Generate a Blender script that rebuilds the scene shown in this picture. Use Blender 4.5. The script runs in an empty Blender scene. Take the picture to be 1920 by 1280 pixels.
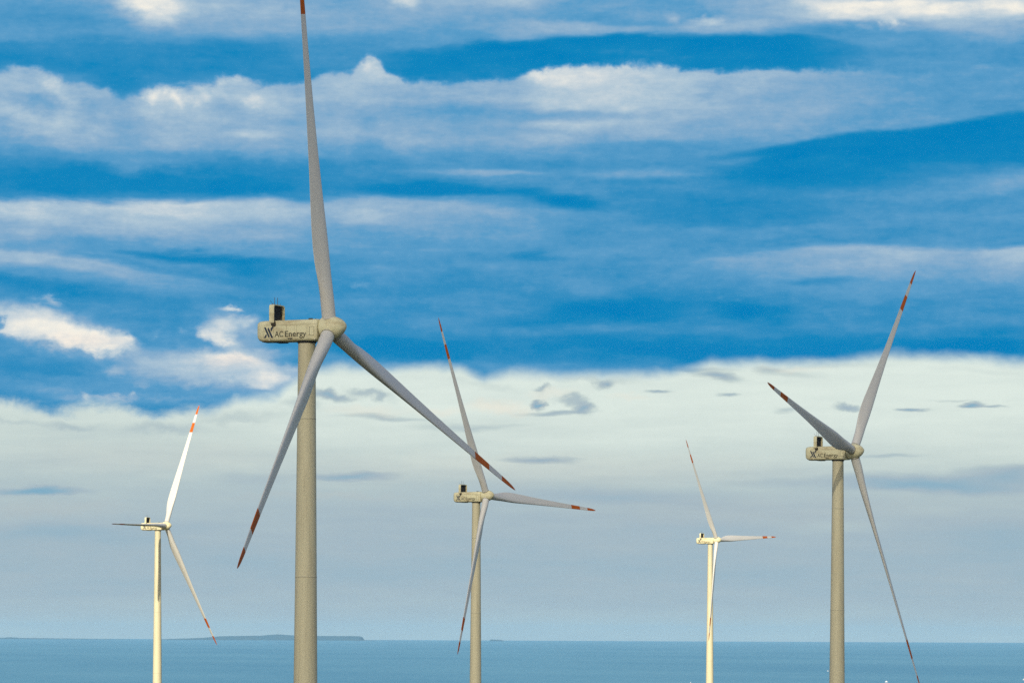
import bpy, bmesh, math, random
from math import radians as RAD, sin, cos, tan, pi, sqrt, exp
from mathutils import Matrix, Vector, noise

random.seed(7)
scene = bpy.context.scene
COL = scene.collection

# ------------------------------------------------------------------ camera
FPX = 7500.0            # focal length in pixels of a 1920 px wide picture
Y0 = 1190.6             # picture row of the true horizontal
ROLL = RAD(0.25)
HAZE = 1.2e-5           # haze density per metre
CAM_Z = 75.0            # height above the sea
cam = bpy.data.cameras.new("camera")
cam.sensor_width = 36.0
cam.lens = FPX / 1920 * 36.0
cam.shift_y = (Y0 - 640) / 1920
cam.clip_start = 1.0
cam.clip_end = 300000.0
cam_ob = bpy.data.objects.new("camera", cam)
COL.objects.link(cam_ob)
cam_ob.matrix_world = Matrix.Translation((0, 0, CAM_Z)) @ Matrix.Rotation(pi / 2, 4, 'X') @ Matrix.Rotation(ROLL, 4, 'Z')
scene.camera = cam_ob

# ------------------------------------------------------------------ light, exposure
SUN_AZ = RAD(-14)       # how far to the left of straight behind the camera
SUN_EL = RAD(28)
SUN_DIR = Vector((sin(SUN_AZ) * cos(SUN_EL), -cos(SUN_AZ) * cos(SUN_EL), sin(SUN_EL)))  # towards the sun
sun = bpy.data.lights.new("sun", 'SUN')
sun.energy = 5.0
sun.angle = RAD(0.53)
sun.color = (1.0, 0.91, 0.72)
sun_ob = bpy.data.objects.new("sun", sun)
COL.objects.link(sun_ob)
sun_ob.rotation_euler = SUN_DIR.to_track_quat('Z', 'Y').to_euler()

cy = scene.cycles
cy.use_adaptive_sampling = True
cy.adaptive_threshold = 0.01
cy.adaptive_min_samples = 32
cy.max_bounces = 4
cy.diffuse_bounces = 2
cy.glossy_bounces = 2
cy.volume_bounces = 1
cy.use_denoising = False

vs = scene.view_settings
vs.view_transform = 'Standard'
vs.look = 'None'
vs.exposure = 0.0
vs.gamma = 1.0
vs.use_curve_mapping = False


def lin(c):
    out = []
    for v in c[:3]:
        v /= 255.0
        out.append(v / 12.92 if v <= 0.04045 else ((v + 0.055) / 1.055) ** 2.4)
    return tuple(out)


# ------------------------------------------------------------------ node helpers
class NT:
    def __init__(s, tree):
        s.t = tree
        s.n = tree.nodes
        s.l = tree.links

    def node(s, kind, **kw):
        nd = s.n.new(kind)
        for k, v in kw.items():
            setattr(nd, k, v)
        return nd

    def put(s, sock, v):
        if hasattr(v, 'is_output'):
            s.l.new(v, sock)
        else:
            sock.default_value = v

    def math(s, op, a, b=0.0, c=0.0, clamp=False):
        nd = s.node('ShaderNodeMath', operation=op, use_clamp=clamp)
        s.put(nd.inputs[0], a)
        s.put(nd.inputs[1], b)
        s.put(nd.inputs[2], c)
        return nd.outputs[0]

    def vmath(s, op, a, b=(0, 0, 0)):
        nd = s.node('ShaderNodeVectorMath', operation=op)
        s.put(nd.inputs[0], a)
        s.put(nd.inputs[1], b)
        return nd.outputs['Value'] if op in ('LENGTH', 'DOT_PRODUCT') else nd.outputs[0]

    def xyz(s, x, y, z=0.0):
        nd = s.node('ShaderNodeCombineXYZ')
        for i, v in enumerate((x, y, z)):
            s.put(nd.inputs[i], v)
        return nd.outputs[0]

    def sep(s, v):
        nd = s.node('ShaderNodeSeparateXYZ')
        s.l.new(v, nd.inputs[0])
        return nd.outputs

    def mapping(s, v, loc, rot, sc, kind='TEXTURE'):
        nd = s.node('ShaderNodeMapping', vector_type=kind)
        s.l.new(v, nd.inputs[0])
        nd.inputs[1].default_value = loc
        nd.inputs[2].default_value = rot
        nd.inputs[3].default_value = sc
        return nd.outputs[0]

    def maprange(s, v, a, b, c=0.0, d=1.0, kind='SMOOTHSTEP'):
        nd = s.node('ShaderNodeMapRange', interpolation_type=kind)
        s.put(nd.inputs[0], v)
        for i, q in enumerate((a, b, c, d)):
            s.put(nd.inputs[i + 1], q)
        return nd.outputs[0]

    def noise(s, v, scale=1.0, detail=4.0, rough=0.5, dist=0.0, color=False):
        nd = s.node('ShaderNodeTexNoise')
        if v is not None:
            s.l.new(v, nd.inputs['Vector'])
        nd.inputs['Scale'].default_value = scale
        nd.inputs['Detail'].default_value = detail
        nd.inputs['Roughness'].default_value = rough
        nd.inputs['Distortion'].default_value = dist
        return nd.outputs['Color' if color else 'Fac']

    def mixf(s, f, a, b):
        nd = s.node('ShaderNodeMix', data_type='FLOAT')
        s.put(nd.inputs[0], f)
        s.put(nd.inputs[2], a)
        s.put(nd.inputs[3], b)
        return nd.outputs[0]

    def mixc(s, f, a, b, blend='MIX'):
        nd = s.node('ShaderNodeMix', data_type='RGBA', blend_type=blend)
        s.put(nd.inputs[0], f)
        for i, q in ((6, a), (7, b)):
            if isinstance(q, tuple):
                q = (*q[:3], 1.0)
            s.put(nd.inputs[i], q)
        return nd.outputs[2]

    def ramp(s, f, stops, interp='LINEAR'):
        nd = s.node('ShaderNodeValToRGB')
        cr = nd.color_ramp
        cr.interpolation = interp
        while len(cr.elements) < len(stops):
            cr.elements.new(0.5)
        for e, (p, c) in zip(cr.elements, stops):
            e.position = p
            e.color = (*c, 1.0) if isinstance(c, tuple) else (c, c, c, 1.0)
        s.put(nd.inputs[0], f)
        return nd.outputs[0]


# ------------------------------------------------------------------ sky
# Clouds are laid out on the sky by direction: azimuth and elevation, in units of
# one 7500th of a radian, so U = 0, V = 0 is level and due north (+Y).
def sky_uv(px, py):
    """where in the sky (U, V) a point of the photograph lies"""
    dx, dy = px - 960, Y0 - py
    c, s_ = cos(ROLL), sin(ROLL)
    return dx * c - dy * s_, dx * s_ + dy * c


# Cloud banks: a ragged upper edge and a body that thins out downwards.
# edge: (x, y) of the upper edge; tone: (x, brightness); cover: (x, opacity);
# fall: (rows below the edge, share of the tone, opacity); puffy edge or streaky edge
BANKS = [
    # clear streak under the top cloud
    dict(edge=[(640, 116), (710, 110), (760, 101), (830, 93), (950, 88), (1040, 80), (1150, 71), (1300, 69), (1400, 68), (1500, 78), (1600, 92), (1700, 104)],
         tone=[(640, .20), (760, .10), (900, .05), (1100, .03), (1250, .06), (1330, .03), (1480, .03), (1600, .15), (1700, .25)],
         cover=[(640, 0), (730, .8), (900, 1), (1400, 1), (1560, .7), (1680, 0)],
         fall=[(0, 1, 1), (30, 1, .95), (55, 1, .75), (90, 1, 0)], puffy=0),
    # big bank across the upper sky
    dict(edge=[(-60, 150), (0, 148), (60, 148), (100, 154), (130, 163), (170, 168), (200, 178), (232, 196), (252, 194), (272, 176), (330, 172), (400, 165), (442, 152),
               (480, 165), (530, 168), (560, 163), (600, 150), (655, 143), (672, 120), (684, 112), (700, 120), (722, 146), (760, 158), (830, 163), (900, 163), (960, 155),
               (1005, 141), (1060, 131), (1110, 127), (1200, 129), (1260, 132), (1300, 140), (1400, 141), (1500, 137), (1600, 145), (1680, 152), (1800, 150), (1960, 150)],
         tone=[(-60, .66), (60, .68), (130, .69), (240, .60), (290, .74), (400, .73), (480, .72), (560, .64), (640, .72), (700, .78), (760, .66), (860, .60), (960, .64),
               (1020, .88), (1120, .88), (1200, .82), (1290, .74), (1400, .68), (1520, .62), (1640, .52), (1760, .46), (1960, .44)],
         cover=[(-60, 1), (500, 1), (700, .95), (1000, 1), (1500, .95), (1640, .8), (1800, .6), (1960, .5)],
         fall=[(0, .94, 1), (10, 1, 1), (35, .97, 1), (55, .90, 1), (80, .87, 1), (105, .87, .92), (130, .84, .6), (160, .7, 0)], puffy=1),
    # deep clear patch on the right
    dict(edge=[(1280, 312), (1340, 300), (1400, 290), (1480, 277), (1600, 262), (1700, 250), (1800, 240), (1880, 228), (1980, 220)],
         tone=[(1280, .12), (1400, .06), (1500, .02), (1980, .02)],
         cover=[(1280, 0), (1350, .55), (1450, .95), (1980, 1)],
         fall=[(0, 1, 1), (40, 1, 1), (70, 2.5, .8), (110, 5, 0)], puffy=0),
    # second bank on the left, thinning to the right
    dict(edge=[(-60, 386), (60, 383), (130, 383), (200, 390), (350, 388), (430, 381), (500, 379), (560, 384), (640, 373), (760, 372), (900, 385), (1000, 392), (1100, 402)],
         tone=[(-60, .70), (20, .74), (60, .82), (120, .72), (200, .74), (260, .82), (360, .80), (440, .72), (500, .74), (600, .62), (690, .70), (800, .66), (900, .60), (1000, .57), (1100, .5)],
         cover=[(-60, 1), (520, 1), (640, .9), (900, .85), (1000, .7), (1100, 0)],
         fall=[(0, .86, 1), (9, 1, 1), (26, .95, 1), (45, .85, 1), (70, .78, .8), (95, .7, .4), (120, .6, 0)], puffy=0),
    # slanting streak below it
    dict(edge=[(-60, 470), (0, 473), (40, 475), (100, 482), (170, 491), (240, 501), (300, 513), (360, 526), (420, 534), (520, 542), (600, 546)],
         tone=[(-60, .70), (60, .70), (160, .64), (280, .58), (360, .50), (460, .42), (600, .38)],
         cover=[(-60, 1), (300, .95), (420, .7), (600, 0)],
         fall=[(0, .8, 1), (9, 1, 1), (24, .97, .95), (38, .85, .6), (60, .7, 0)], puffy=0),
    # long thin band on the right
    dict(edge=[(1080, 492), (1200, 485), (1300, 481), (1400, 479), (1480, 473), (1600, 472), (1750, 474), (1850, 478), (1980, 471)],
         tone=[(1080, .40), (1300, .46), (1420, .56), (1500, .62), (1620, .65), (1700, .66), (1800, .60), (1890, .72), (1980, .72)],
         cover=[(1080, 0), (1220, .7), (1400, .9), (1980, 1)],
         fall=[(0, .85, 1), (8, 1, 1), (24, .96, 1), (42, .84, .9), (70, .74, .6), (100, .6, 0)], puffy=0),
]
# (x, y, radius x, radius y, tilt in degrees clockwise, brightness, opacity, hardness, puffy?)
# painted before the banks
UNDER = [
    (960, 40, 1500, 70, 0, .50, .9, .1, 0), (100, 70, 260, 60, 0, .38, .9, .1, 0), (300, 125, 480, 46, 2, .20, .9, .2, 0),
    (620, 100, 140, 45, 0, .34, .8, .1, 0), (1000, 230, 1300, 80, 0, .47, 1, .2, 0), (1700, 150, 320, 60, 3, .38, .8, .1, 0),
    (260, 340, 640, 50, 0, .15, .95, .3, 0), (900, 330, 420, 44, 0, .35, .8, .1, 0), (1550, 360, 620, 70, 0, .32, .8, .1, 0),
    (1250, 440, 460, 70, 0, .33, .8, .1, 0), (250, 560, 520, 70, 0, .24, .95, .2, 0), (800, 560, 440, 110, 0, .30, .9, .1, 0),
    (1250, 570, 320, 56, 0, .19, .9, .1, 0), (1700, 590, 420, 60, 0, .28, .8, .1, 0), (1300, 652, 950, 36, 0, .12, .9, .3, 0),
    (150, 720, 560, 90, 0, .30, .9, .3, 0),
    # top of the picture
    (30, 3, 110, 18, 0, .66, .8, 0, 0), (360, 18, 300, 70, 6, .68, .95, 0, 0), (520, 30, 300, 54, 3, .64, .85, 0, 0),
    (280, 14, 100, 50, 14, .86, .9, 0, 0), (274, 12, 78, 44, 14, 1.0, 1, .05, 1), (304, 36, 52, 22, 34, .90, .8, 0, 1),
    (110, 42, 110, 24, 0, .33, .7, 0, 0), (60, 82, 120, 24, 0, .44, .7, 0, 0),
    (850, 16, 220, 40, 0, .68, .8, 0, 0), (762, 12, 44, 18, 10, .86, .9, 0, 1), (970, 4, 110, 22, 0, .78, .8, 0, 0),
    (1130, 42, 140, 13, 0, .40, .8, .1, 0), (1305, 28, 60, 20, 5, .38, .8, 0, 0), (1430, 20, 160, 40, 0, .62, .8, 0, 0),
    (1080, 58, 210, 14, 1, .61, .9, .2, 0), (960, 66, 130, 18, 0, .56, .7, .1, 0), (1258, 44, 20, 17, 0, .68, .8, 0, 1),
    (1320, 54, 70, 16, -3, .70, .8, 0, 0), (1332, 51, 38, 13, -4, .86, .95, 0, 1), (1440, 50, 150, 15, 0, .64, .8, .1, 0),
    (1680, 30, 330, 36, 1, .80, .9, 0, 0), (1530, 14, 60, 22, 0, .88, .9, 0, 1), (1710, 27, 280, 29, 1, 1.0, 1, .1, 0), (1880, 28, 100, 32, 5, .98, .95, .1, 0),
    (1600, 34, 110, 17, 0, .92, .8, 0, 0), (1645, 8, 40, 12, 0, .68, .8, 0, 0), (1830, 62, 170, 34, 3, .68, .85, 0, 0),
    (1672, 56, 28, 18, 10, .92, .95, 0, 1), (1626, 66, 26, 12, 0, .68, .8, 0, 1), (1700, 68, 60, 12, 0, .55, .7, 0, 1), (1545, 70, 130, 22, 0, .33, .8, 0, 0),
    (245, 162, 70, 30, 0, .12, .9, .1, 0), (105, 132, 180, 20, 3, .15, .9, .1, 0), (520, 122, 80, 40, 0, .22, .7, 0, 0), (440, 115, 110, 34, 0, .18, .8, 0, 0),
]
# painted after the banks
CLOUDS = [
    (1880, 302, 100, 18, -4, .16, .7, 0, 0), (1560, 312, 120, 14, -6, .22, .6, 0, 0), (1740, 330, 200, 14, 0, .24, .6, 0, 0), (1000, 110, 160, 12, -2, .14, .6, 0, 0), (1240, 112, 200, 14, 2, .18, .7, 0, 0),
    # detail in the big bank
    (75, 204, 52, 15, 12, .48, .7, 0, 1), (172, 213, 26, 20, 0, .50, .6, 0, 1), (245, 185, 34, 22, 0, .22, .6, 0, 1),
    (104, 173, 30, 17, 10, .86, .85, 0, 1), (122, 192, 38, 13, 30, .80, .75, 0, 1), (25, 222, 74, 19, 18, .78, .85, 0, 1),
    (112, 244, 52, 24, 0, .76, .7, 0, 1), (60, 256, 80, 18, 8, .74, .7, 0, 1), (190, 245, 32, 20, 20, .72, .6, 0, 1),
    (310, 200, 80, 30, 0, .80, .7, 0, 1), (287, 194, 22, 16, 0, .92, .9, 0, 1), (312, 188, 11, 14, 0, .90, .8, 0, 1), (338, 190, 24, 20, 0, .95, .9, 0, 1), (366, 196, 16, 13, 0, .88, .8, 0, 1),
    (386, 185, 18, 14, 0, .86, .8, 0, 1), (420, 178, 15, 16, 0, .82, .7, 0, 1), (443, 168, 15, 20, 0, .74, .7, 0, 1),
    (478, 191, 22, 18, 0, .88, .85, 0, 1), (508, 208, 52, 22, 20, .78, .7, 0, 1), (475, 257, 60, 11, 0, .78, .8, 0, 0),
    (250, 275, 320, 20, 0, .60, .6, 0, 0), (420, 215, 40, 30, 0, .60, .5, 0, 1), (684, 132, 13, 22, -8, .84, .85, 0, 1), (706, 148, 34, 12, 20, .82, .8, 0, 1),
    (800, 216, 240, 24, 0, .43, .7, 0, 0), (720, 258, 240, 19, 1, .66, .85, 0, 0), (1000, 254, 200, 16, 0, .54, .7, 0, 0),
    (1016, 152, 44, 15, -6, .94, .9, 0, 1), (1110, 152, 110, 20, -2, .90, .7, 0, 0), (1230, 180, 180, 36, 2, .74, .7, 0, 0), (1340, 176, 60, 22, 0, .54, .6, 0, 0),
    (1060, 224, 210, 16, 0, .41, .7, 0, 0), (1400, 240, 260, 24, -3, .55, .6, 0, 0), (1560, 200, 240, 40, 0, .56, .7, 0, 0), (1853, 142, 40, 11, 0, .54, .7, 0, 0),
    (1280, 284, 220, 16, 0, .33, .7, 0, 0), (1770, 200, 200, 24, 0, .42, .6, 0, 0), (700, 300, 400, 12, 0, .42, .4, 0, 0),
    (1480, 262, 220, 12, -7, .50, .5, 0, 0), (1660, 232, 200, 12, -6, .48, .5, 0, 0), (1330, 312, 160, 10, -4, .40, .6, 0, 0), (1840, 196, 160, 12, -3, .50, .5, 0, 0),
    (1120, 300, 200, 9, 0, .46, .5, 0, 0), (880, 290, 220, 10, 0, .48, .5, 0, 0), (420, 300, 240, 9, 0, .46, .5, 0, 0), (1500, 430, 300, 10, -1, .40, .6, 0, 0), (1750, 410, 240, 9, 1, .42, .6, 0, 0),
    (1200, 430, 180, 9, 2, .42, .6, 0, 0), (620, 470, 200, 9, 1, .50, .5, 0, 0), (860, 470, 180, 8, 0, .46, .5, 0, 0), (700, 565, 220, 10, 0, .38, .5, 0, 0), (930, 585, 160, 8, 1, .40, .5, 0, 0), (1600, 530, 160, 9, 0, .50, .5, 0, 0), (1760, 625, 200, 8, 0, .30, .6, 0, 0), (1480, 630, 180, 8, 0, .30, .6, 0, 0), (300, 590, 160, 10, 2, .36, .5, 0, 0),
    # clear bands in the middle
    (200, 308, 360, 18, 0, .36, .7, 0, 0), (150, 357, 320, 22, 0, .10, .8, .2, 0), (450, 358, 160, 20, -2, .08, .8, .2, 0),
    (830, 357, 200, 15, 0, .06, .95, .2, 0), (590, 350, 110, 20, 0, .15, .7, .1, 0), (900, 331, 190, 10, 0, .60, .8, 0, 0), (1180, 328, 180, 11, 0, .52, .7, 0, 0),
    (1065, 383, 100, 17, 6, .05, .9, .1, 0), (985, 364, 56, 13, 0, .13, .8, .1, 0), (1330, 398, 220, 40, 0, .15, .8, .1, 0),
    (1880, 352, 130, 30, -4, .58, .8, 0, 0), (1740, 374, 160, 20, 0, .45, .7, 0, 0), (1480, 398, 90, 30, 0, .18, .7, 0, 0), (1250, 345, 180, 14, 0, .24, .6, 0, 0),
    (285, 424, 60, 15, 0, .76, .6, 0, 1), (40, 404, 90, 18, 6, .80, .5, 0, 1), (690, 410, 70, 16, 6, .75, .7, 0, 0), (225, 463, 180, 17, 3, .38, .7, 0, 0),
    (400, 485, 190, 14, 2, .10, .95, .2, 0), (455, 506, 80, 19, 0, .09, .9, .1, 0), (540, 500, 80, 22, 0, .19, .7, 0, 0), (250, 495, 120, 7, 8, .30, .6, 0, 0),
    (60, 542, 190, 17, 6, .14, .9, .1, 0), (670, 532, 18, 7, 0, .50, .7, 0, 1), (880, 500, 150, 11, 2, .42, .7, 0, 0), (740, 500, 140, 14, 0, .42, .6, 0, 0),
    (1010, 482, 72, 13, 0, .17, .8, .1, 0), (1140, 470, 220, 20, 0, .44, .7, 0, 0), (1110, 545, 84, 22, 14, .43, .7, 0, 1), (985, 545, 26, 11, 0, .42, .6, 0, 1),
    (1150, 587, 200, 24, 0, .03, .95, .1, 0), (1385, 590, 80, 27, 6, .05, .9, .1, 0), (1050, 605, 150, 14, 0, .13, .8, .1, 0),
    (1360, 556, 11, 6, 0, .36, .6, 0, 1), (1385, 565, 13, 6, 0, .38, .6, 0, 1), (1530, 530, 100, 10, 0, .24, .7, .1, 0), (1640, 560, 190, 22, 0, .43, .7, 0, 0),
    (1880, 560, 90, 24, 0, .26, .7, 0, 0), (1450, 600, 56, 28, 0, .10, .8, 0, 0), (1830, 600, 60, 12, 0, .40, .7, 0, 0), (1880, 629, 120, 16, 0, .11, .8, .1, 0),
    (1100, 623, 320, 10, 0, .33, .6, 0, 0), (740, 655, 180, 25, 0, .06, .95, .2, 0), (760, 625, 170, 13, 0, .30, .7, 0, 0), (1270, 656, 230, 18, 0, .03, .9, .2, 0),
    (1560, 660, 180, 17, 0, .07, .85, .1, 0), (1820, 653, 200, 17, 0, .01, .95, .2, 0), (1050, 665, 140, 11, 0, .20, .8, 0, 0), (1030, 688, 130, 13, 0, .40, .8, 0, 0), (1880, 677, 100, 8, 4, .34, .8, 0, 0),
    # cumulus on the left
    (260, 725, 380, 60, 2, .44, .75, 0, 0), (60, 735, 120, 22, 4, .40, .6, 0, 1), (330, 655, 120, 22, 4, .42, .5, 0, 1), (230, 705, 120, 24, 4, .52, .6, 0, 1),
    (90, 610, 220, 56, 6, .62, .7, 0, 1), (96, 573, 40, 9, 12, .76, .9, 0, 1), (70, 594, 115, 22, 8, .80, .85, 0, 1), (64, 612, 105, 30, 8, .90, .95, .15, 1),
    (125, 634, 160, 34, 8, .96, 1, .15, 1), (185, 643, 104, 29, 8, 1.0, 1, .15, 1), (232, 640, 28, 23, 10, .95, .95, .1, 1), (30, 622, 60, 12, 0, .95, .7, .1, 1),
    (4, 610, 9, 13, 0, .3, .7, 0, 1), (90, 692, 130, 20, 3, .22, .9, .1, 0), (30, 665, 50, 10, 0, .42, .7, 0, 1), (150, 672, 80, 10, 6, .55, .6, 0, 1),
    (435, 581, 27, 8, 4, .92, .95, .1, 1), (435, 615, 95, 46, 10, .70, .85, 0, 1), (490, 662, 66, 22, 6, .72, .8, 0, 1), (412, 614, 38, 25, 20, .94, .9, 0, 1), (455, 606, 46, 14, -14, .86, .85, 0, 1),
    (412, 636, 58, 15, 22, .97, .95, .05, 1), (384, 632, 20, 13, 20, .92, .9, 0, 1), (292, 626, 11, 7, 0, .5, .7, 0, 1), (343, 621, 10, 9, 0, .55, .7, 0, 1), (465, 625, 24, 9, 0, .66, .7, 0, 1),
    (270, 690, 80, 30, 4, .64, .85, 0, 1), (385, 690, 170, 46, 6, .76, .95, .15, 1), (440, 676, 92, 25, 8, .95, .95, .1, 1), (470, 690, 70, 22, 0, .90, .8, 0, 1), (415, 700, 80, 24, 0, .82, .6, 0, 1),
    (368, 714, 44, 18, 0, .76, .7, 0, 1), (262, 722, 44, 12, 0, .64, .6, 0, 1), (215, 690, 26, 16, 0, .74, .7, 0, 1),
    (330, 742, 150, 12, 0, .42, .8, 0, 0), (512, 716, 66, 33, 0, .95, .95, .1, 1), (470, 742, 90, 10, 0, .42, .7, 0, 0), (545, 690, 50, 16, 0, .78, .8, 0, 1),
    (160, 752, 18, 13, 0, .80, .9, 0, 1), (212, 752, 64, 8, 2, .70, .8, 0, 1), (100, 738, 90, 14, 6, .52, .7, 0, 1), (130, 752, 30, 8, 0, .62, .6, 0, 1),
    (249, 745, 11, 9, 0, .74, .8, 0, 1), (60, 763, 80, 14, 8, .28, .7, 0, 0), (300, 773, 90, 15, 0, .28, .75, 0, 0), (330, 748, 110, 8, 2, .52, .6, 0, 1),
]
# upper edge of the pale band above the horizon: (x, y)
BAND_TOP = [(-200, 752), (0, 758), (60, 768), (110, 776), (150, 768), (200, 762), (240, 770), (285, 790), (330, 776),
            (400, 772), (440, 752), (520, 746), (570, 700), (640, 690), (720, 696), (800, 688), (860, 690), (905, 712), (955, 696), (1030, 706),
            (1130, 704), (1250, 702), (1330, 680), (1450, 682), (1560, 680), (1680, 668), (1780, 672), (1920, 684), (2200, 684)]
# features inside that band, same columns as CLOUDS
PALE = [
    (130, 798, 80, 11, 2, .52, .6, 0, 1), (310, 806, 90, 12, 0, .55, .6, 0, 1), (440, 786, 110, 14, -4, .62, .6, 0, 1), (560, 760, 60, 12, 0, .50, .5, 0, 1), (30, 792, 70, 9, 4, .60, .5, 0, 1),
    (900, 722, 90, 10, 6, .74, .6, 0, 1), (1120, 715, 120, 10, 0, .72, .6, 0, 1), (1560, 690, 160, 9, 0, .78, .6, 0, 0), (1830, 700, 120, 8, 2, .80, .6, 0, 0), (760, 715, 80, 12, 0, .86, .5, 0, 1),
    (150, 880, 598, 172.5, 0, .66, .55, 0, 0), (1700, 735, 482, 69.0, 0, 1.0, .8, 0, 0),
    (620, 742, 69, 13.8, 6, .22, .85, 0, 1), (690, 738, 57, 11.5, 16, .38, .7, 0, 1), (705, 748, 16, 9.2, 0, .30, .6, 0, 1),
    (820, 730, 184, 34.5, 0, 1.0, .7, 0, 0), (720, 786, 126, 6.9, 2, .55, .7, 0, 0), (880, 800, 138, 8.0, 0, .60, .6, 0, 0),
    (1016, 757, 18, 12.6, 0, .12, .9, 0, 1), (1094, 764, 25, 19.5, 10, .22, .85, 0, 1), (1070, 752, 34, 13.8, 0, .35, .6, 0, 1),
    (1132, 724, 29, 12.6, 0, .26, .8, 0, 1), (1015, 731, 20, 9.2, 0, .40, .7, 0, 1), (1050, 778, 92, 5.8, -2, .40, .8, 0, 0),
    (1230, 738, 25, 4.6, 0, .34, .8, 0, 0), (1341, 740, 23, 4.6, 0, .40, .8, 0, 0), (1330, 704, 50, 10.3, 6, .25, .8, 0, 0),
    (1300, 690, 80, 8.0, 3, .62, .8, 0, 0), (1480, 702, 92, 10.3, 3, .70, .7, 0, 0), (1430, 692, 46, 9.2, 0, .45, .6, 0, 0),
    (1585, 762, 29, 10.3, 16, .36, .8, 0, 1), (1480, 770, 41, 6.9, 0, .60, .7, 0, 0), (1713, 768, 32, 5.8, 0, .26, .9, 0, 0),
    (1812, 760, 32, 6.9, -3, .14, .9, 0, 0), (1850, 762, 46, 3.4, 4, .40, .7, 0, 0), (1780, 750, 57, 3.4, 0, .70, .6, 0, 0),
    (1000, 862, 96, 8.0, 0, .34, .85, 0, 0), (1660, 855, 69, 6.9, 0, .55, .7, 0, 0), (650, 891, 126, 9.2, 0, .28, .85, 0, 0),
    (60, 923, 126, 9.2, -1, .12, .9, 0, 0), (480, 900, 92, 20.7, 0, .50, .5, 0, 0), (1760, 910, 252, 19.5, 3, .24, .9, 0, 0),
    (1890, 895, 114, 23.0, 0, .26, .8, 0, 0), (1160, 932, 299, 23.0, 0, .40, .7, 0, 0), (1500, 905, 184, 11.5, 0, .50, .6, 0, 0),
    (120, 1004, 252, 25.3, 0, .34, .7, 0, 0), (330, 985, 206, 18.4, 0, .42, .5, 0, 0), (90, 955, 229, 20.7, 0, .62, .6, 0, 0),
    (1540, 985, 126, 23.0, 0, .68, .6, 0, 0), (1700, 945, 252, 18.4, 0, .62, .6, 0, 0), (1800, 1010, 229, 23.0, 0, .52, .5, 0, 0),
    (700, 925, 229, 13.8, 0, .62, .5, 0, 0), (1250, 1010, 299, 27.6, 0, .52, .4, 0, 0), (820, 1000, 229, 34.5, 0, .52, .4, 0, 0),
    (400, 940, 299, 16.1, 0, .60, .4, 0, 0), (1880, 1020, 138, 46.0, 0, .36, .5, 0, 0), (600, 1060, 1035, 29.9, 0, .42, .4, 0, 0),
]
# faint warm tint on some cloud: x, y, rx, ry, strength
WARM = [(940, 766, 100, 20, .85), (820, 772, 90, 14, .5), (1030, 740, 70, 14, .45), (1180, 745, 60, 8, .4), (690, 772, 110, 16, .45),
        (150, 645, 130, 22, .45), (440, 680, 90, 24, .45), (1480, 695, 90, 10, .4), (100, 955, 220, 24, .35), (600, 930, 260, 14, .3), (1000, 880, 800, 50, .28), (300, 860, 420, 50, .25), (1450, 960, 500, 40, .25)]


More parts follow.
